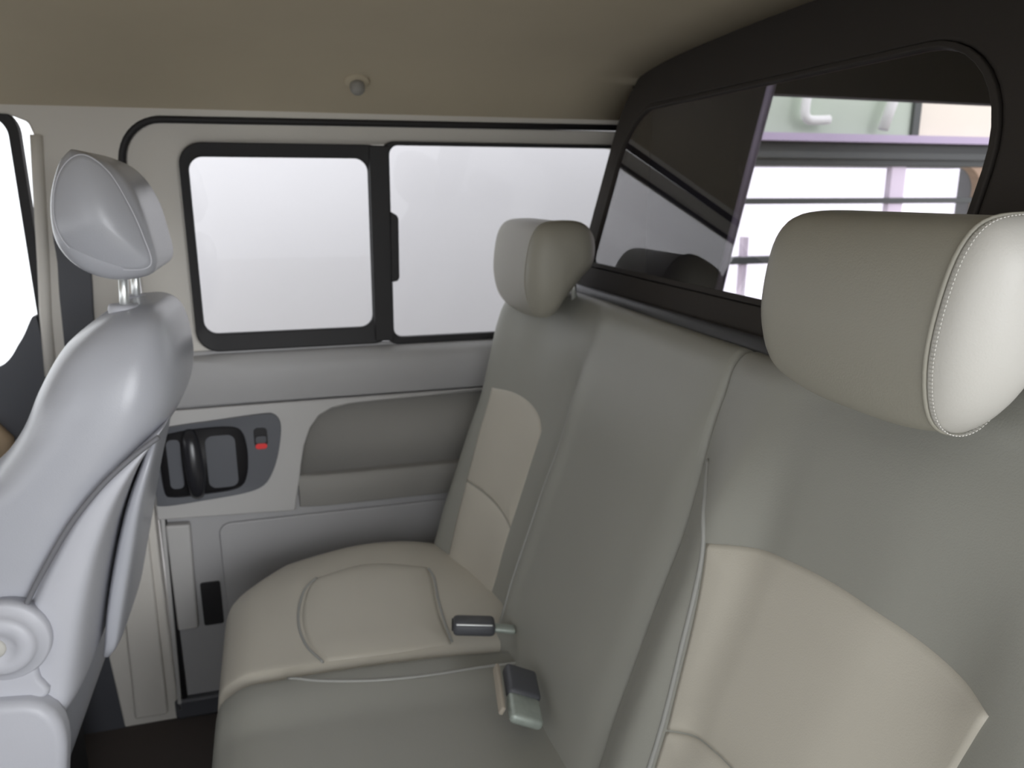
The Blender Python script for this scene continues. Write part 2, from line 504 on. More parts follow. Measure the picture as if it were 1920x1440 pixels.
# handle bezel, cup, lever and lock
bez = resample(catmull([(-0.307, 0.775), (-0.292, 0.806), (-0.25, 0.815), (-0.168, 0.821), (-0.055, 0.829), (-0.026, 0.824), (-0.014, 0.795), (-0.024, 0.729), (-0.041, 0.678), (-0.064, 0.645), (-0.105, 0.630), (-0.185, 0.622), (-0.300, 0.616), (-0.309, 0.64)], 112, True), 80)
cup = resample(catmull([(-0.292, 0.76), (-0.283, 0.790), (-0.255, 0.799), (-0.193, 0.805), (-0.128, 0.803), (-0.104, 0.786), (-0.096, 0.736), (-0.103, 0.672), (-0.128, 0.643), (-0.209, 0.636), (-0.275, 0.636), (-0.291, 0.655)], 96, True), 80)
cc, bc = cup.mean(0), bez.mean(0)
k0 = int(np.argmin(np.hypot(*(cup - bez[0]).T)))
cup = np.roll(cup, -k0, axis=0)
hb = link('handle_bezel', ring_wall([tuple(p) for p in bez], [tuple(p) for p in cup], 0.021, 0.032, din=0.030), 'bezel', door, 'slate grey handle bezel', bevel=0.002)
cup_floor = cc + (cup - cc) * 1.0
link('handle_cup', slab_wall([tuple(p) for p in cup_floor], 0.021, 0.0235), 'black', hb)
cup_in = rrect(-0.190, -0.122, 0.648, 0.782, 0.018, 6)
link('cup_floor_plate', slab_wall([tuple(p) for p in cup_in], 0.0235, 0.026), 'bezel', hb, bevel=0.001)
cup_in2 = rrect(-0.276, -0.245, 0.655, 0.78, 0.012, 5)
link('cup_floor_plate', slab_wall(cup_in2, 0.0235, 0.026), 'bezel', hb, bevel=0.001)
lp = catmull([on_wall((-0.222, 0.800), 0.026), on_wall((-0.219, 0.782), 0.044), on_wall((-0.216, 0.74), 0.055), on_wall((-0.214, 0.69), 0.056), on_wall((-0.215, 0.65), 0.048), on_wall((-0.216, 0.632), 0.028)], 24)
link('handle_lever', tube(lp, [0.012 + 0.009 * math.sin(math.pi * i / 23) for i in range(24)], 14, flat=0.62), 'black_gloss', hb, 'glossy black pull lever')
link('lock_recess', slab_wall(rrect(-0.078, -0.047, 0.748, 0.795, 0.010, 5), 0.030, 0.0335), 'black', hb, bevel=0.001)
lk = link('lock_slider', slab_wall(rrect(-0.075, -0.050, 0.757, 0.775, 0.006, 4), 0.0335, 0.038), 'plastic_dark', hb, bevel=0.001)
link('lock_mark', slab_wall(rrect(-0.076, -0.049, 0.742, 0.756, 0.0069, 5), 0.0335, 0.037), 'red', hb, 'red lock mark', bevel=0.001)

# ---- sliding-door window
w1 = struct('window_1', ring_wall(rrect(-0.187, 0.268, 0.983, 1.452, 0.05), rrect(-0.168, 0.219, 1.026, 1.421, 0.03), -0.012, 0.010, din=0.002), 'black', 'black framed sliding window in the far door with two panes', 'window', bevel=0.005)
link('sash_bar', slab_wall(rrect(0.222, 0.268, 0.99, 1.450, 0.005, 3), -0.011, 0.016), 'black', w1, bevel=0.004)
link('sliding_pane', slab_wall(rrect(-0.172, 0.225, 1.02, 1.426, 0.03), -0.008, -0.004), 'pane', w1, smooth=False)
link('fixed_gasket', ring_wall(rrect(0.25, 0.875, 0.978, 1.460, 0.03), rrect(0.270, 0.86, 0.996, 1.4515, 0.022), -0.014, 0.004), 'black', w1, bevel=0.003)
link('fixed_pane', slab_wall(rrect(0.258, 0.868, 0.985, 1.455, 0.02), -0.012, -0.008), 'pane', w1, smooth=False)
link('window_latch', slab_wall([(0.264, 1.135), (0.280, 1.138), (0.284, 1.146), (0.285, 1.285), (0.281, 1.293), (0.266, 1.302)], -0.006, 0.022), 'black', w1, bevel=0.003)

# ------------------------------------------------------------------ bulkhead behind the bench, with its window
def on_bulk(p, d):
    """p = (y, z) on the partition, which leans back like the seat; d towards the cabin"""
    y, z = p
    x = 0.70 + 0.27 * (z - 1.16)
    return (x - d * 0.966, y, z + d * 0.26)


bk_o = rrect(0.24, 1.785, 1.10, 1.64, [0.17, 0.10, 0.03, 0.06], 10)
bk_i = rrect(0.712, 1.745, 1.178, 1.528, [0.115, 0.16, 0.05, 0.03], 10)
bulk = struct('wall_rear', ring_wall(bk_o, bk_i, -0.02, 0.012, place=on_bulk, din=0.004), 'bulk', 'dark partition panel with a window behind the rear bench', 'partition', bevel=0.008)
link('lower_panel', box(0.672, 0.715, 0.22, 1.90, 0.0, 1.11), 'bulk', bulk, bevel=0.01)
link('ledge_roll', tube([(0.672, 0.3, 1.122), (0.672, 1.0, 1.122), (0.672, 1.70, 1.118), (0.676, 1.77, 1.116)], 0.02, 12), 'plastic_dark', bulk, 'charcoal padded roll under the partition glass')
link('side_return', mesh('side', [on_bulk((1.775, 1.10), 0.0), on_bulk((1.775, 1.62), 0.0), (0.95, 1.97, 1.62), (0.95, 1.97, 1.10), on_bulk((1.785, 1.10), -0.02), on_bulk((1.785, 1.62), -0.02), (0.97, 1.97, 1.62), (0.97, 1.97, 1.10)],
     [[0, 1, 2, 3], [4, 5, 6, 7], [0, 1, 5, 4], [1, 2, 6, 5], [2, 3, 7, 6], [3, 0, 4, 7]]), 'bulk', bulk, smooth=False)
w2 = struct('window_2', ring_wall(bk_i, rrect(0.722, 1.735, 1.188, 1.520, [0.105, 0.15, 0.04, 0.02], 10), -0.008, 0.006, place=on_bulk), 'bulk', 'large tinted window in the dark partition with rounded corners', 'window', bevel=0.002)
link('window_pane', slab_wall(rrect(0.716, 1.741, 1.182, 1.524, [0.11, 0.155, 0.045, 0.025], 10), -0.004, 0.0, place=on_bulk), 'pane_bulk', w2, smooth=False)

# ------------------------------------------------------------------ load space behind the partition
cw = struct('wall_cargo', mesh('cargo_side', [(0.95, 1.95, 0.0), (1.12, 1.95, 0.0), (1.12, 1.95, 1.0), (1.165, 1.95, 1.06), (1.29, 1.95, 1.60), (3.3, 1.95, 1.585), (3.3, 1.95, 1.9), (0.95, 1.95, 1.9),
     (0.95, 2.0, 0.0), (1.12, 2.0, 0.0), (1.12, 2.0, 1.0), (1.165, 2.0, 1.06), (1.29, 2.0, 1.60), (3.3, 2.0, 1.585), (3.3, 2.0, 1.9), (0.95, 2.0, 1.9)],
     [[0, 1, 2, 3, 4, 5, 6, 7], [15, 14, 13, 12, 11, 10, 9, 8]] + [[i, (i + 1) % 8, 8 + (i + 1) % 8, 8 + i] for i in range(8)]), 'cargo', 'dark lining of the load space behind the partition', 'wall', smooth=False)
link('lower_lining', box(1.11, 3.3, 1.951, 1.999, 0.0, 1.02), 'cargo', cw, smooth=False)
link('window_edge_strip', tube([(1.163, 1.945, 1.04), (1.195, 1.945, 1.20), (1.235, 1.945, 1.38), (1.288, 1.945, 1.61), (1.30, 1.945, 1.66)], 0.012, 8), 'lav', cw, 'lavender grey edge of the load space opening')
link('end_lining', box(3.28, 3.33, 0.2, 2.0, 0.0, 1.9), 'cargo', cw, smooth=False)
link('near_lining', box(0.80, 3.3, 0.16, 0.20, 0.0, 1.9), 'cargo', cw, smooth=False)
struct('ceiling_cargo', box(0.93, 3.3, 0.18, 2.0, 1.78, 1.83), 'cargo', 'dark roof of the load space', 'ceiling', smooth=False)

# near body side around the open doorway, and the nose (unseen; front door and header added to block light)
wn = struct('wall_near', box(-1.25, 0.80, 0.17, 0.25, 1.49, 1.57), 'trim_light', 'roof rail over the open near doorway', 'wall', smooth=False)
link('front_door_panel', box(-1.45, -0.55, 0.15, 0.20, 0.0, 1.02), 'plastic', wn, smooth=False)  # unseen, added to dim the light from the front
link('door_pillar', box(-0.62, -0.50, 0.15, 0.22, 0.0, 1.50), 'trim_light', wn, smooth=False)
wfr = struct('wall_front', box(-1.62, -1.20, 0.2, 2.0, 0.0, 0.95), 'plastic_dark', 'dashboard wall at the front of the cab', 'wall', smooth=False)
link('windscreen_blocker', box(-1.40, -1.20, 0.2, 2.0, 1.20, 1.66), 'headliner', wfr, smooth=False)  # unseen, made deep to cut windscreen light on the bench


# ------------------------------------------------------------------ rear bench
bench = thing('rear_bench_seat', 'grey vinyl rear bench seat with pale inserts and two headrests', 'seat', (0.25, 1.05, 0.0))

x0 = table([0.40, 0.50, 0.58, 0.66, 0.77, 0.87, 0.96, 1.04, 1.10, 1.15], [0.375, 0.415, 0.438, 0.465, 0.502, 0.538, 0.560, 0.578, 0.600, 0.625])
bol = table([0.24, 0.30, 0.36, 0.42, 0.47, 0.60, 0.73, 0.785, 0.815, 0.845, 0.89, 0.935, 0.955, 0.985, 1.05, 1.20, 1.35, 1.408, 1.440, 1.49, 1.56, 1.64, 1.73, 1.80, 1.86],
            [0.05, 0.065, 0.06, 0.035, 0.008, 0.0, 0.0, 0.004, 0.020, 0.036, 0.028, 0.006, 0.000, 0.010, 0.016, 0.018, 0.020, 0.022, 0.000, -0.016, -0.006, 0.014, 0.055, 0.085, 0.075])


def xf(y, z):
    """front face of the bench backrest"""
    amp = 1 - 0.75 * smooth01(0.92, 1.08, z)
    far = smooth01(1.55, 1.72, y)
    amp = amp * (1 - far) + far
    return x0(z) - amp * bol(y)


def ztop(y):
    return 1.132 + 0.045 * smooth01(0.93, 0.62, y)


def back_ring(y, y0, y1, R0, R1):
    d = max(roundin(y - y0, R0), roundin(y1 - y, R1))
    zt = ztop(y) - d * 0.9
    pts = []
    for z in np.linspace(0.40, zt - 0.055, 34):
        pts.append((xf(y, z) + d, y, z))
    xe = pts[-1][0]
    xb = max(min(x0(zt - 0.06) + 0.085, 0.665) - d * 0.8, xe + 0.02)
    top = catmull([(xe, zt - 0.055), (xe + (xb - xe) * 0.14, zt - 0.020), (xe + (xb - xe) * 0.42, zt), (xe + (xb - xe) * 0.78, zt - 0.008), (xb, zt - 0.05)], 14)[1:]
    pts += [(p[0], y, p[1]) for p in top]
    for z in np.linspace(zt - 0.10, 0.40, 8):
        pts.append((max(min(x0(z) + 0.085, 0.665) - d * 0.8, xf(y, z) + d + 0.02), y, z))
    return pts


def backrest(y0, y1, R0, R1, n):
    ys = []
    for i in range(n + 1):
        t = i / n
        ys.append(y0 + (y1 - y0) * t)
    ys += [y0 + R0 * q for q in (0.03, 0.1, 0.2, 0.35, 0.5, 0.7)] + [y1 - R1 * q for q in (0.03, 0.1, 0.2, 0.35, 0.5, 0.7)]
    ys = sorted(set(round(float(q), 5) for q in ys))
    return loft([back_ring(y, y0, y1, R0, R1) for y in ys])


b_far = link('backrest', backrest(0.957, 1.845, 0.014, 0.055, 90), 'vinyl', bench, 'wide grey backrest of the middle and far seats')
b_near = link('backrest', backrest(0.27, 0.953, 0.055, 0.014, 72), 'vinyl', bench, 'grey backrest of the near seat')


def coons(c_bot, c_top, c_left, c_right, u, v):
    """each curve an (n,2) polyline; u along bot/top, v along left/right"""
    def at(c, t):
        c = np.asarray(c)
        s = t * (len(c) - 1)
        k = min(int(s), len(c) - 2)
        return c[k] + (c[k + 1] - c[k]) * (s - k)
    B, T_, Lc, Rc = at(c_bot, u), at(c_top, u), at(c_left, v), at(c_right, v)
    p00, p10, p01, p11 = at(c_bot, 0), at(c_bot, 1), at(c_top, 0), at(c_top, 1)
    return (1 - v) * B + v * T_ + (1 - u) * Lc + u * Rc - ((1 - u) * (1 - v) * p00 + u * (1 - v) * p10 + (1 - u) * v * p01 + u * v * p11)


def back_pad(cb, ct, cl, cr, puff=0.010, nu=44, nv=36):
    def fn(u, v):
        y, z = coons(cb, ct, cl, cr, u, v)
        e = min(u, 1 - u, v, 1 - v)
        h = 0.0012 + puff * (1 - (1 - min(e / 0.22, 1)) ** 2.2)
        return np.array((xf(y, z) - h, y, z))
    return pad(fn, nu, nv, 0.016, (1, 0, 0))


# near seat: pale insert in two panels (arched top, arched cross seam)
n_top = catmull([(0.842, 0.905), (0.80, 0.916), (0.74, 0.927), (0.65, 0.937), (0.56, 0.939), (0.49, 0.937), (0.425, 0.940)], 40)
n_mid = catmull([(0.808, 0.665), (0.76, 0.682), (0.70, 0.690), (0.62, 0.688), (0.53, 0.675), (0.46, 0.655)], 40)
n_lu = catmull([(0.808, 0.665), (0.815, 0.73), (0.822, 0.79), (0.832, 0.85), (0.842, 0.905)], 30)
n_ru = catmull([(0.46, 0.655), (0.458, 0.72), (0.453, 0.80), (0.443, 0.87), (0.425, 0.940)], 30)
n_bot = catmull([(0.80, 0.47), (0.65, 0.465), (0.48, 0.47)], 40)
n_ll = catmull([(0.80, 0.47), (0.803, 0.57), (0.808, 0.662)], 30)
n_rl = catmull([(0.48, 0.47), (0.47, 0.56), (0.46, 0.652)], 30)
link('insert_panel', back_pad(n_mid, n_top, n_lu, n_ru), 'vinyl_light', b_near, 'pale beige insert with arched top')
n_mid2 = n_mid - np.array([0, 0.003])
link('insert_panel', back_pad(n_bot, n_mid2, n_ll, n_rl), 'vinyl_light', b_near)
# far seat: the mirrored insert
f_top = catmull([(1.572, 0.840), (1.60, 0.866), (1.645, 0.886), (1.70, 0.898), (1.765, 0.896)], 40)
f_mid = catmull([(1.565, 0.628), (1.60, 0.640), (1.65, 0.655), (1.70, 0.668), (1.750, 0.675)], 40)
f_lu = catmull([(1.565, 0.628), (1.566, 0.70), (1.568, 0.77), (1.572, 0.840)], 30)
f_ru = catmull([(1.750, 0.675), (1.756, 0.75), (1.763, 0.83), (1.765, 0.896)], 30)
f_bot = catmull([(1.560, 0.46), (1.64, 0.46), (1.735, 0.46)], 40)
f_ll = catmull([(1.560, 0.46), (1.562, 0.54), (1.565, 0.625)], 30)
f_rl = catmull([(1.735, 0.46), (1.742, 0.57), (1.750, 0.672)], 30)
link('insert_panel', back_pad(f_mid, f_top, f_lu, f_ru, 0.006), 'vinyl_light', b_far, 'pale insert of the far seat')
link('insert_panel', back_pad(f_bot, f_mid - np.array([0, 0.003]), f_ll, f_rl, 0.006), 'vinyl_light', b_far)


def seam(pts, r, parent, m='piping', n=50, off=0.0):
    c = catmull(pts, n)
    return link('seam_piping', tube([(xf(p[0], p[1]) - off, p[0], p[1]) for p in c], r, 8), m, parent)


seam([(1.405, 0.44), (1.408, 0.60), (1.412, 0.75), (1.418, 0.88), (1.425, 0.96)], 0.0035, b_far)
seam([(0.806, 0.46), (0.810, 0.57), (0.815, 0.66), (0.824, 0.75), (0.836, 0.84), (0.850, 0.91), (0.885, 0.955), (0.93, 0.985)], 0.0035, b_near)


# ---- headrests
HR = 0.05


def blob_ring(outline, c, s, y):
    """side outline (x, z) scaled about its centre"""
    return [(c[0] + (p[0] - c[0]) * s, y, c[1] + (p[1] - c[1]) * s) for p in outline]


def headrest_body(outline, ya, yb, R, n=60, k=2.6):
    """outline in the side view lofted across the width with fully rounded ends"""
    O = catmull(outline, n, True)
    c = O.mean(0)
    rings = []
    for i in range(41):
        t = -1 + 2 * i / 40
        t = math.sin(t * math.pi / 2)
        y = (ya + yb) / 2 + (yb - ya) / 2 * t
        dist = min(y - ya, yb - y)
        q = min(1.0, (R - min(dist, R)) / R)
        s = max((1 - q ** k) ** (1 / k), 0.02)
        rings.append(blob_ring(O, c, s, y))
    return rings, c, O


def hwarp(p, ya, yb, zb, zt):
    """the underside lifts towards both ends"""
    t = abs((p[1] - (ya + yb) / 2) / ((yb - ya) / 2))
    w = 1 - (p[2] - zb) / (zt - zb)
    return np.array((p[0], p[1], p[2] + 0.030 * min(t, 1.0) ** 3 * w))


def headrest(parent, ya, yb, zb, zt, xfrt, label):
    h = zt - zb
    X = lambda u: xfrt + u
    Zf = lambda t: zb + h * t
    # front (towards -x) bulges; the underside rises towards the rear
    outline = [(X(0.030), Zf(0.02)), (X(0.008), Zf(0.12)), (X(-0.003), Zf(0.36)), (X(0.000), Zf(0.64)), (X(0.010), Zf(0.86)), (X(0.030), Zf(0.975)), (X(0.070), Zf(1.0)), (X(0.110), Zf(0.975)), (X(0.134), Zf(0.86)), (X(0.140), Zf(0.68)), (X(0.134), Zf(0.54)), (X(0.112), Zf(0.42)), (X(0.085), Zf(0.24)), (X(0.058), Zf(0.05))]
    rings, c, O = headrest_body(outline, ya, yb, HR)
    rings = [[hwarp(p, ya, yb, zb, zt) for p in r_] for r_ in rings]
    body = link('headrest', loft(rings), 'vinyl_head', parent, label)
    for yy in (ya + (yb - ya) * 0.3, ya + (yb - ya) * 0.7):
        link('headrest_post', tube([(X(0.120), yy, zb + h * 0.55), (X(0.125), yy, 1.115)], 0.006, 10), 'chrome', body)
    return body, O, c


hn, O, c = headrest(bench, 0.462, 0.765, 1.140, 1.330, 0.497, 'taupe headrest with a stitched side panel in a lit tone, near')
hf, O2, c2 = headrest(bench, 1.50, 1.83, 1.082, 1.288, 0.487, 'taupe far headrest')


def side_panel(body, O, c, y_edge, R, width, m, stitch, dims):
    """the sewn side panel that wraps the near end of a headrest, a few mm proud"""
    k = 2.6
    rings = []
    ys = []
    for i in range(15):
        dist = width * i / 14
        q = min(1.0, (R - min(dist, R)) / R)
        s = max((1 - q ** k) ** (1 / k), 0.02)
        lift = 0.0035 if i < 14 else -0.001
        y = y_edge + dist - 0.002 * (1 - i / 14)
        ring = []
        for p in O:
            dv = np.array([p[0] - c[0], p[1] - c[1]])
            L = np.linalg.norm(dv)
            # the seam slants: further across the face low at the front
            sh = 0.0
            w = 1.0
            dv2 = dv * s + dv / L * lift
            tilt = (0.5 + 0.5 * (p[1] - c[1]) / 0.1)
            yy = y_edge + (y - y_edge) * (1.15 - 0.35 * np.clip(tilt, 0, 1))
            ring.append(hwarp((c[0] + dv2[0], yy, c[1] + dv2[1]), *dims))
        rings.append(ring)
    o = link('headrest_side_panel', loft(rings), m, body, 'sewn side panel in a lit tone' if stitch else None)
    edge = np.array(rings[-2])
    link('seam_piping', tube(edge + np.array([0, 0.003, 0]), 0.0022, 6, closed=True), 'vinyl_head', body)
    if stitch:
        P = resample(edge, 150)
        v, f = [], []
        for i in range(0, 150):
            a = P[i]
            b = P[(i + 1) % 150]
            t = (b - a) * 0.55
            nn = np.array([a[0] - c[0], 0, a[2] - c[1]])
            nn = nn / np.linalg.norm(nn) * 0.0005
            sy = np.array([0, -0.0036, 0])
            q0 = a + np.array([0, -0.002, 0]) + nn
            base = len(v)
            for pnt in (q0, q0 + t, q0 + t + sy, q0 + sy):
                v.append(pnt - nn)
            for pnt in (q0, q0 + t, q0 + t + sy, q0 + sy):
                v.append(pnt + nn * 0.5)
            f += [[base + j for j in (0, 1, 2, 3)], [base + j for j in (4, 5, 6, 7)]] + [[base + j, base + (j + 1) % 4, base + 4 + (j + 1) % 4, base + 4 + j] for j in range(4)]
        so_ = link('stitching', mesh('stitching', v, f), 'thread', body, 'row of pale stitches', smooth=False)
        so_['kind'] = 'stuff'
    return o


side_panel(hn, O, c, 0.462, HR, 0.038, 'vinyl_head_lit', True, (0.462, 0.765, 1.140, 1.330))
side_panel(hf, O2, c2, 1.50, HR, 0.038, 'vinyl_head', False, (1.50, 1.83, 1.082, 1.288))


# ---- seat cushions
def zc(x, y, base, crown):
    """top of a cushion: crowned, dropping a little to the rear"""
    u = np.clip((x + 0.155) / 0.58, 0, 1)
    return base + crown * math.sin(math.pi * min(max(u, 0.0), 1.0)) * 0.6 - 0.018 * u


def cushion(y0, y1, base, crown, R0, R1, extra=None, n=40):
    crown_ = crown if callable(crown) else (lambda y: crown)
    ys = sorted(set([round(y0 + (y1 - y0) * i / n, 5) for i in range(n + 1)] + [round(y0 + R0 * q, 5) for q in (0.03, 0.1, 0.2, 0.35, 0.55, 0.8)] + [round(y1 - R1 * q, 5) for q in (0.03, 0.1, 0.2, 0.35, 0.55, 0.8)]))
    rings = []
    for y in ys:
        d = max(roundin(y - y0, R0), roundin(y1 - y, R1))
        xfnt = -0.158 + d * 0.9 + 0.10 * smooth01(1.62, 1.86, y) ** 1.5
        pts = []
        ez = extra(y) if extra else 0.0
        zt = base - d + ez
        fr = catmull([(xfnt + 0.022, 0.26), (xfnt + 0.004, 0.34), (xfnt, 0.41), (xfnt + 0.010, zt - 0.030), (xfnt + 0.040, zt - 0.006)], 14)
        pts += [(p[0], y, p[1]) for p in fr]
        for x in np.linspace(xfnt + 0.06, 0.44, 26):
            u = (x - xfnt - 0.04) / (0.44 - xfnt - 0.04)
            pts.append((x, y, zt + crown_(y) * math.sin(math.pi * u) - 0.022 * u))
        pts += [(0.45, y, zt - 0.06), (0.44, y, 0.27)]
        rings.append(pts)
    return loft(rings)


def far_extra(y):
    return 0.010 * math.sin(math.pi * np.clip((y - 1.36) / 0.46, 0, 1))


def far_crown(y):
    return 0.008 + 0.034 * smooth01(1.42, 1.80, y)


cf = link('seat_cushion', cushion(1.362, 1.88, 0.488, far_crown, 0.018, 0.10, far_extra), 'vinyl_light', bench, 'pale cushion of the far seat')


def mid_extra(y):
    return 0.012 * smooth01(1.20, 1.30, y)


cm = link('seat_cushion', cushion(0.90, 1.355, 0.480, 0.010, 0.02, 0.035, mid_extra), 'vinyl', bench, 'grey cushion of the middle seat')
cn = link('seat_cushion', cushion(0.30, 0.893, 0.480, 0.010, 0.05, 0.02), 'vinyl', bench, 'grey cushion of the near seat')
link('seat_frame', box(-0.08, 0.42, 0.34, 1.80, 0.03, 0.27), 'black', bench, bevel=0.01)


def ztop_far(x, y):
    u = (x + 0.118) / 0.558
    return 0.488 + far_extra(y) + far_crown(y) * math.sin(math.pi * np.clip(u, 0, 1)) - 0.022 * np.clip(u, 0, 1)


for crv in ([(0.035, 1.372), (0.008, 1.43), (-0.004, 1.50), (0.0, 1.57), (0.015, 1.63), (0.04, 1.665)], [(0.285, 1.385), (0.285, 1.46), (0.288, 1.54), (0.295, 1.62), (0.29, 1.66)]):
    cpt = catmull(crv, 40)
    link('seam_piping', tube([(p[0], p[1], ztop_far(p[0], p[1]) + 0.0005) for p in cpt], 0.0028, 6), 'piping', cf)
# raised pad between the two cross seams
pb = catmull([(0.042, 1.374), (0.16, 1.372), (0.282, 1.378)], 30)
pt = catmull([(0.045, 1.665), (0.16, 1.69), (0.287, 1.665)], 30)
pl = catmull([(0.042, 1.374), (0.016, 1.43), (0.004, 1.50), (0.008, 1.57), (0.022, 1.63), (0.045, 1.665)], 30)
pr = catmull([(0.282, 1.378), (0.279, 1.46), (0.282, 1.54), (0.289, 1.62), (0.287, 1.665)], 30)


def padf(u, v):
    x, y = coons(pb, pt, pl, pr, u, v)
    e = min(u, 1 - u, v, 1 - v)
    return np.array((x, y, ztop_far(x, y) - roundin(y - 1.362, 0.018) + 0.001 + 0.007 * (1 - (1 - min(e / 0.25, 1)) ** 2)))


link('cushion_pad', pad(padf, 30, 30, 0.014, (0, 0, -1)), 'vinyl_light', cf)


def ztop_mid(x, y):
    u = (x + 0.118) / 0.558
    return 0.480 + mid_extra(y) - roundin(1.355 - y, 0.035) + 0.010 * math.sin(math.pi * np.clip(u, 0, 1)) - 0.022 * np.clip(u, 0, 1)


cpt = catmull([(-0.03, 1.335), (0.03, 1.305), (0.12, 1.283), (0.22, 1.278), (0.32, 1.285), (0.40, 1.29)], 40)
link('seam_piping', tube([(p[0], p[1], ztop_mid(p[0], p[1]) + 0.0005) for p in cpt], 0.003, 6), 'piping', cm)


# ------------------------------------------------------------------ seat belt buckles on the cushion
def oriented(o, loc, yaw, pitch=0.0, roll=0.0):
    o.location = loc
    o.rotation_euler = (roll, pitch, yaw)
    bpy.context.view_layer.update()


def rbox(lx, ly, lz, r, seg=3):
    me = box(-lx / 2, lx / 2, -ly / 2, ly / 2, -lz / 2, lz / 2)
    bm = bmesh.new()
    bm.from_mesh(me)
    bmesh.ops.bevel(bm, geom=bm.edges[:], offset=r, segments=seg, profile=0.5, affect='EDGES')
    bm.to_mesh(me)
    bm.free()
    return me


def child_local(name, me, m, parent, loc=(0, 0, 0), rot=(0, 0, 0), label=None):
    o = link(name, me, m, None, label)
    o.parent = parent
    o.location = loc
    o.rotation_euler = rot
    return o


bk1 = thing('seat_belt_buckle', 'black seat belt buckle lying on the pale far seat cushion', 'buckle')
oriented(bk1, (0.322, 1.352, 0.529), math.radians(-12), math.radians(4), math.radians(-8))
bdy = child_local('buckle_body', rbox(0.082, 0.052, 0.026, 0.009), 'plastic_dark', bk1)
child_local('buckle_slot_face', rbox(0.004, 0.036, 0.012, 0.0015), 'black', bdy, (-0.041, 0, 0.001))
child_local('buckle_rib', rbox(0.070, 0.004, 0.004, 0.0015), 'chrome', bdy, (0.0, -0.022, 0.0095), label='shiny edge strip')  # thin metallic strip along one upper edge of the body
child_local('buckle_stalk', rbox(0.045, 0.028, 0.010, 0.004), 'buckle_grey', bk1, (0.058, -0.004, -0.003), (0, 0.08, 0), 'grey stalk')

bk2 = thing('seat_belt_buckle', 'worn greenish grey belt buckle beside the middle seat backrest', 'buckle')
oriented(bk2, (0.345, 1.120, 0.523), math.radians(-100), math.radians(6), math.radians(-24))
bdy = child_local('buckle_body', rbox(0.070, 0.060, 0.024, 0.008), 'plastic_dark', bk2, (-0.028, 0.004, 0.004))
child_local('buckle_tip', rbox(0.060, 0.058, 0.020, 0.008), 'buckle_grey', bk2, (0.030, 0.004, 0.0), label='worn greenish grey end')
child_local('belt_tab', rbox(0.110, 0.008, 0.016, 0.003), 'belt', bk2, (-0.012, -0.036, -0.004), label='beige webbing edge')

# ------------------------------------------------------------------ front seat
fs = thing('front_seat', 'reclined pale grey vinyl front seat with raised headrest at the left edge', 'seat', (-0.45, 1.48, 0.0))


def side_loft(outline, ya, yb, R, n=90, k=2.3, scale_min=0.55, clo=True):
    """side outline (x, z) swept across the width, edges rounded by true inset along normals"""
    O = resample(catmull(outline, 220, True), n)
    T_ = np.roll(O, -1, 0) - np.roll(O, 1, 0)
    N = np.stack([T_[:, 1], -T_[:, 0]], 1)
    N /= np.linalg.norm(N, axis=1)[:, None]
    area = 0.5 * np.sum(O[:, 0] * np.roll(O[:, 1], -1) - np.roll(O[:, 0], -1) * O[:, 1])
    if area < 0:
        N = -N
    ys = [ya + R * q for q in (0, 0.02, 0.06, 0.13, 0.23, 0.36, 0.52, 0.72, 1.0)] + list(np.linspace(ya + R, yb - R, 10)[1:-1]) + [yb - R * q for q in (1.0, 0.72, 0.52, 0.36, 0.23, 0.13, 0.06, 0.02, 0)]
    rings = []
    for y in ys:
        d = roundin(min(y - ya, yb - y), R)
        P = O - N * d
        rings.append([(p[0], y, p[1]) for p in P])
    c = O.mean(0)
    return rings, O, N


def strip_loft(stations, p=3.0, seg=48, n=60, cap_top=True):
    """stations (front x, z, back x, z, y near, y far) from top to bottom; superellipse sections"""
    S = catmull(stations, n)
    rings = []
    for q in S:
        a, b = np.array([q[0], q[1]]), np.array([q[2], q[3]])
        cx = (a + b) / 2
        e = (b - a) / 2
        yc, hy = (q[4] + q[5]) / 2, (q[5] - q[4]) / 2
        ring = []
        for k in range(seg):
            t = 2 * math.pi * k / seg
            cu = math.copysign(abs(math.cos(t)) ** (2 / p), math.cos(t))
            su = math.copysign(abs(math.sin(t)) ** (2 / p), math.sin(t))
            ring.append((cx[0] + e[0] * cu, yc + hy * su, cx[1] + e[1] * cu))
        rings.append(ring)
    return rings


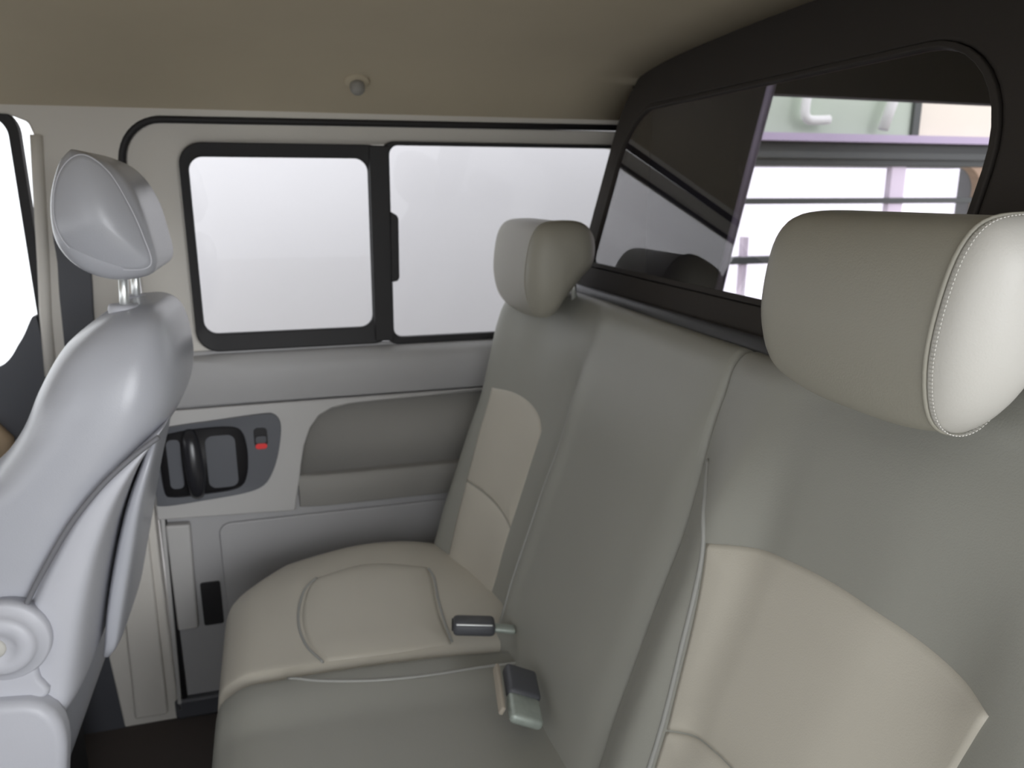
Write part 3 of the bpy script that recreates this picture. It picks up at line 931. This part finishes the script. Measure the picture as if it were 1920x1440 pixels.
st = [(-0.226, 1.171, -0.224, 1.171, 1.489, 1.491), (-0.245, 1.168, -0.200, 1.170, 1.40, 1.58), (-0.272, 1.156, -0.180, 1.160, 1.35, 1.63), (-0.304, 1.134, -0.166, 1.140, 1.315, 1.66),
      (-0.338, 1.103, -0.159, 1.102, 1.29, 1.69), (-0.374, 1.045, -0.158, 1.050, 1.272, 1.71), (-0.404, 0.985, -0.170, 1.002, 1.265, 1.72), (-0.446, 0.930, -0.205, 0.950, 1.262, 1.72), (-0.500, 0.880, -0.245, 0.895, 1.262, 1.72),
      (-0.565, 0.800, -0.290, 0.815, 1.262, 1.72), (-0.635, 0.700, -0.335, 0.715, 1.262, 1.72), (-0.70, 0.57, -0.38, 0.58, 1.262, 1.72)]
fb = link('backrest', loft(strip_loft(st, 3.2)), 'vinyl_front', fs)
st = [(-0.192, 0.985, -0.183, 0.990, 1.30, 1.68), (-0.236, 0.953, -0.200, 0.966, 1.275, 1.70), (-0.281, 0.913, -0.226, 0.930, 1.262, 1.71), (-0.325, 0.862, -0.254, 0.880, 1.256, 1.716), (-0.362, 0.806, -0.282, 0.813, 1.254, 1.718),
      (-0.395, 0.750, -0.300, 0.755, 1.252, 1.72), (-0.425, 0.69, -0.318, 0.687, 1.252, 1.72), (-0.455, 0.62, -0.336, 0.61, 1.252, 1.72), (-0.460, 0.565, -0.352, 0.555, 1.252, 1.72), (-0.445, 0.518, -0.385, 0.510, 1.26, 1.71)]
fsh = link('back_shell', loft(strip_loft(st, 5.0)), 'shell', fs, 'pale plastic rear shell')
gr = catmull([(q[0] + 0.004, q[1] + 0.001) for q in st[:8]], 40)
link('shell_groove', tube([(p[0], 1.2585 - 0.010 * i / 39, p[1]) for i, p in enumerate(gr)], 0.0042, 8), 'groove', fs)  # raised dark tube drawn in place of the groove's shade
st = [(-0.222, 0.945, -0.210, 0.950, 1.42, 1.62), (-0.240, 0.905, -0.218, 0.910, 1.39, 1.65), (-0.272, 0.83, -0.240, 0.835, 1.375, 1.66), (-0.300, 0.74, -0.262, 0.745, 1.37, 1.665), (-0.322, 0.65, -0.285, 0.655, 1.37, 1.665), (-0.335, 0.58, -0.305, 0.58, 1.38, 1.66), (-0.342, 0.55, -0.325, 0.548, 1.40, 1.64)]
link('map_pocket', loft(strip_loft(st, 4.0, n=40)), 'vinyl_front', fsh)

hr_o = [(-0.270, 1.408), (-0.222, 1.384), (-0.193, 1.337), (-0.180, 1.28), (-0.176, 1.240), (-0.190, 1.222), (-0.232, 1.216), (-0.268, 1.225), (-0.294, 1.244), (-0.311, 1.272), (-0.315, 1.307), (-0.310, 1.347), (-0.296, 1.386), (-0.284, 1.402)]
rings, _, _ = side_loft(hr_o, 1.315, 1.60, 0.035, n=80)
fh = link('headrest', loft(rings), 'vinyl_front', fs, 'grey lens shaped headrest')
# near side panel of the headrest: a bulging lens with a sewn edge
ho = resample(catmull([(-0.256, 1.400), (-0.226, 1.377), (-0.203, 1.329), (-0.188, 1.282), (-0.182, 1.240), (-0.218, 1.234), (-0.26, 1.247), (-0.292, 1.271), (-0.304, 1.307), (-0.299, 1.351), (-0.282, 1.386)], 160, True), 80)
hc = ho.mean(0)
rings = []
for i in range(13):
    s = 1 - (i / 12) ** 1.0 * 0.98
    rings.append([(hc[0] + (p[0] - hc[0]) * s, 1.320 - 0.026 * (1 - s * s), hc[1] + (p[1] - hc[1]) * s) for p in ho])
rings = [[(p[0], 1.345, p[1]) for p in ho]] + rings
link('headrest_side_panel', loft(rings), 'vinyl_front', fh)
link('seam_piping', tube([(p[0], 1.321, p[1]) for p in ho], 0.0016, 6, closed=True), 'shell', fh)
for yy, za in ((1.40, 1.155), (1.52, 1.155)):
    link('headrest_post', tube([(-0.234, yy, 1.24), (-0.240, yy, za - 0.02)], 0.0075, 12), 'chrome', fh)
    link('post_collar', lathe([(0.0005, -0.014), (0.020, -0.014), (0.024, 0.010), (0.022, 0.016), (0.010, 0.017), (0.0005, 0.017)], (-0.240, yy, za), (0.05, 0, 1)), 'shell', fs)
# recliner cover and lower shields
rc = link('recliner_cover', lathe([(0.0005, -0.02), (0.064, -0.02), (0.064, 0.002), (0.060, 0.006), (0.049, 0.007), (0.047, 0.016), (0.040, 0.022), (0.022, 0.022), (0.020, 0.018), (0.0005, 0.018)], (-0.430, 1.243, 0.690), (0, -1, 0), 40), 'shell', fs, 'round recliner cover')
link('bolt_cap', lathe([(0.0005, 0.016), (0.015, 0.016), (0.015, 0.020), (0.012, 0.023), (0.0005, 0.0235)], (-0.437, 1.243, 0.690), (0, -1, 0), 24), 'thread', rc, 'white cap')
arm_o = [(-0.55, 0.68), (-0.46, 0.70), (-0.40, 0.66), (-0.392, 0.622), (-0.392, 0.585), (-0.55, 0.57)]
rings, _, _ = side_loft(arm_o, 1.240, 1.29, 0.008, n=50)
link('recliner_arm', loft(rings), 'shell', fs)
sh_o = [(-0.90, 0.60), (-0.60, 0.615), (-0.44, 0.600), (-0.395, 0.592), (-0.370, 0.565), (-0.362, 0.52), (-0.372, 0.44), (-0.385, 0.34), (-0.42, 0.28), (-0.60, 0.26), (-0.90, 0.28)]
rings, _, _ = side_loft(sh_o, 1.215, 1.265, 0.016, n=80)
link('seat_side_shield', loft(rings), 'shell', fs, 'pale cushion side shield')
fc_o = [(-0.95, 0.58), (-0.75, 0.60), (-0.50, 0.575), (-0.42, 0.55), (-0.40, 0.48), (-0.42, 0.36), (-0.6, 0.34), (-0.95, 0.36), (-1.0, 0.47)]
rings, _, _ = side_loft(fc_o, 1.25, 1.74, 0.03, n=70)
link('seat_cushion', loft(rings), 'vinyl_front', fs)
link('seat_base', box(-0.88, -0.46, 1.30, 1.68, 0.0, 0.36), 'black', fs, bevel=0.01)
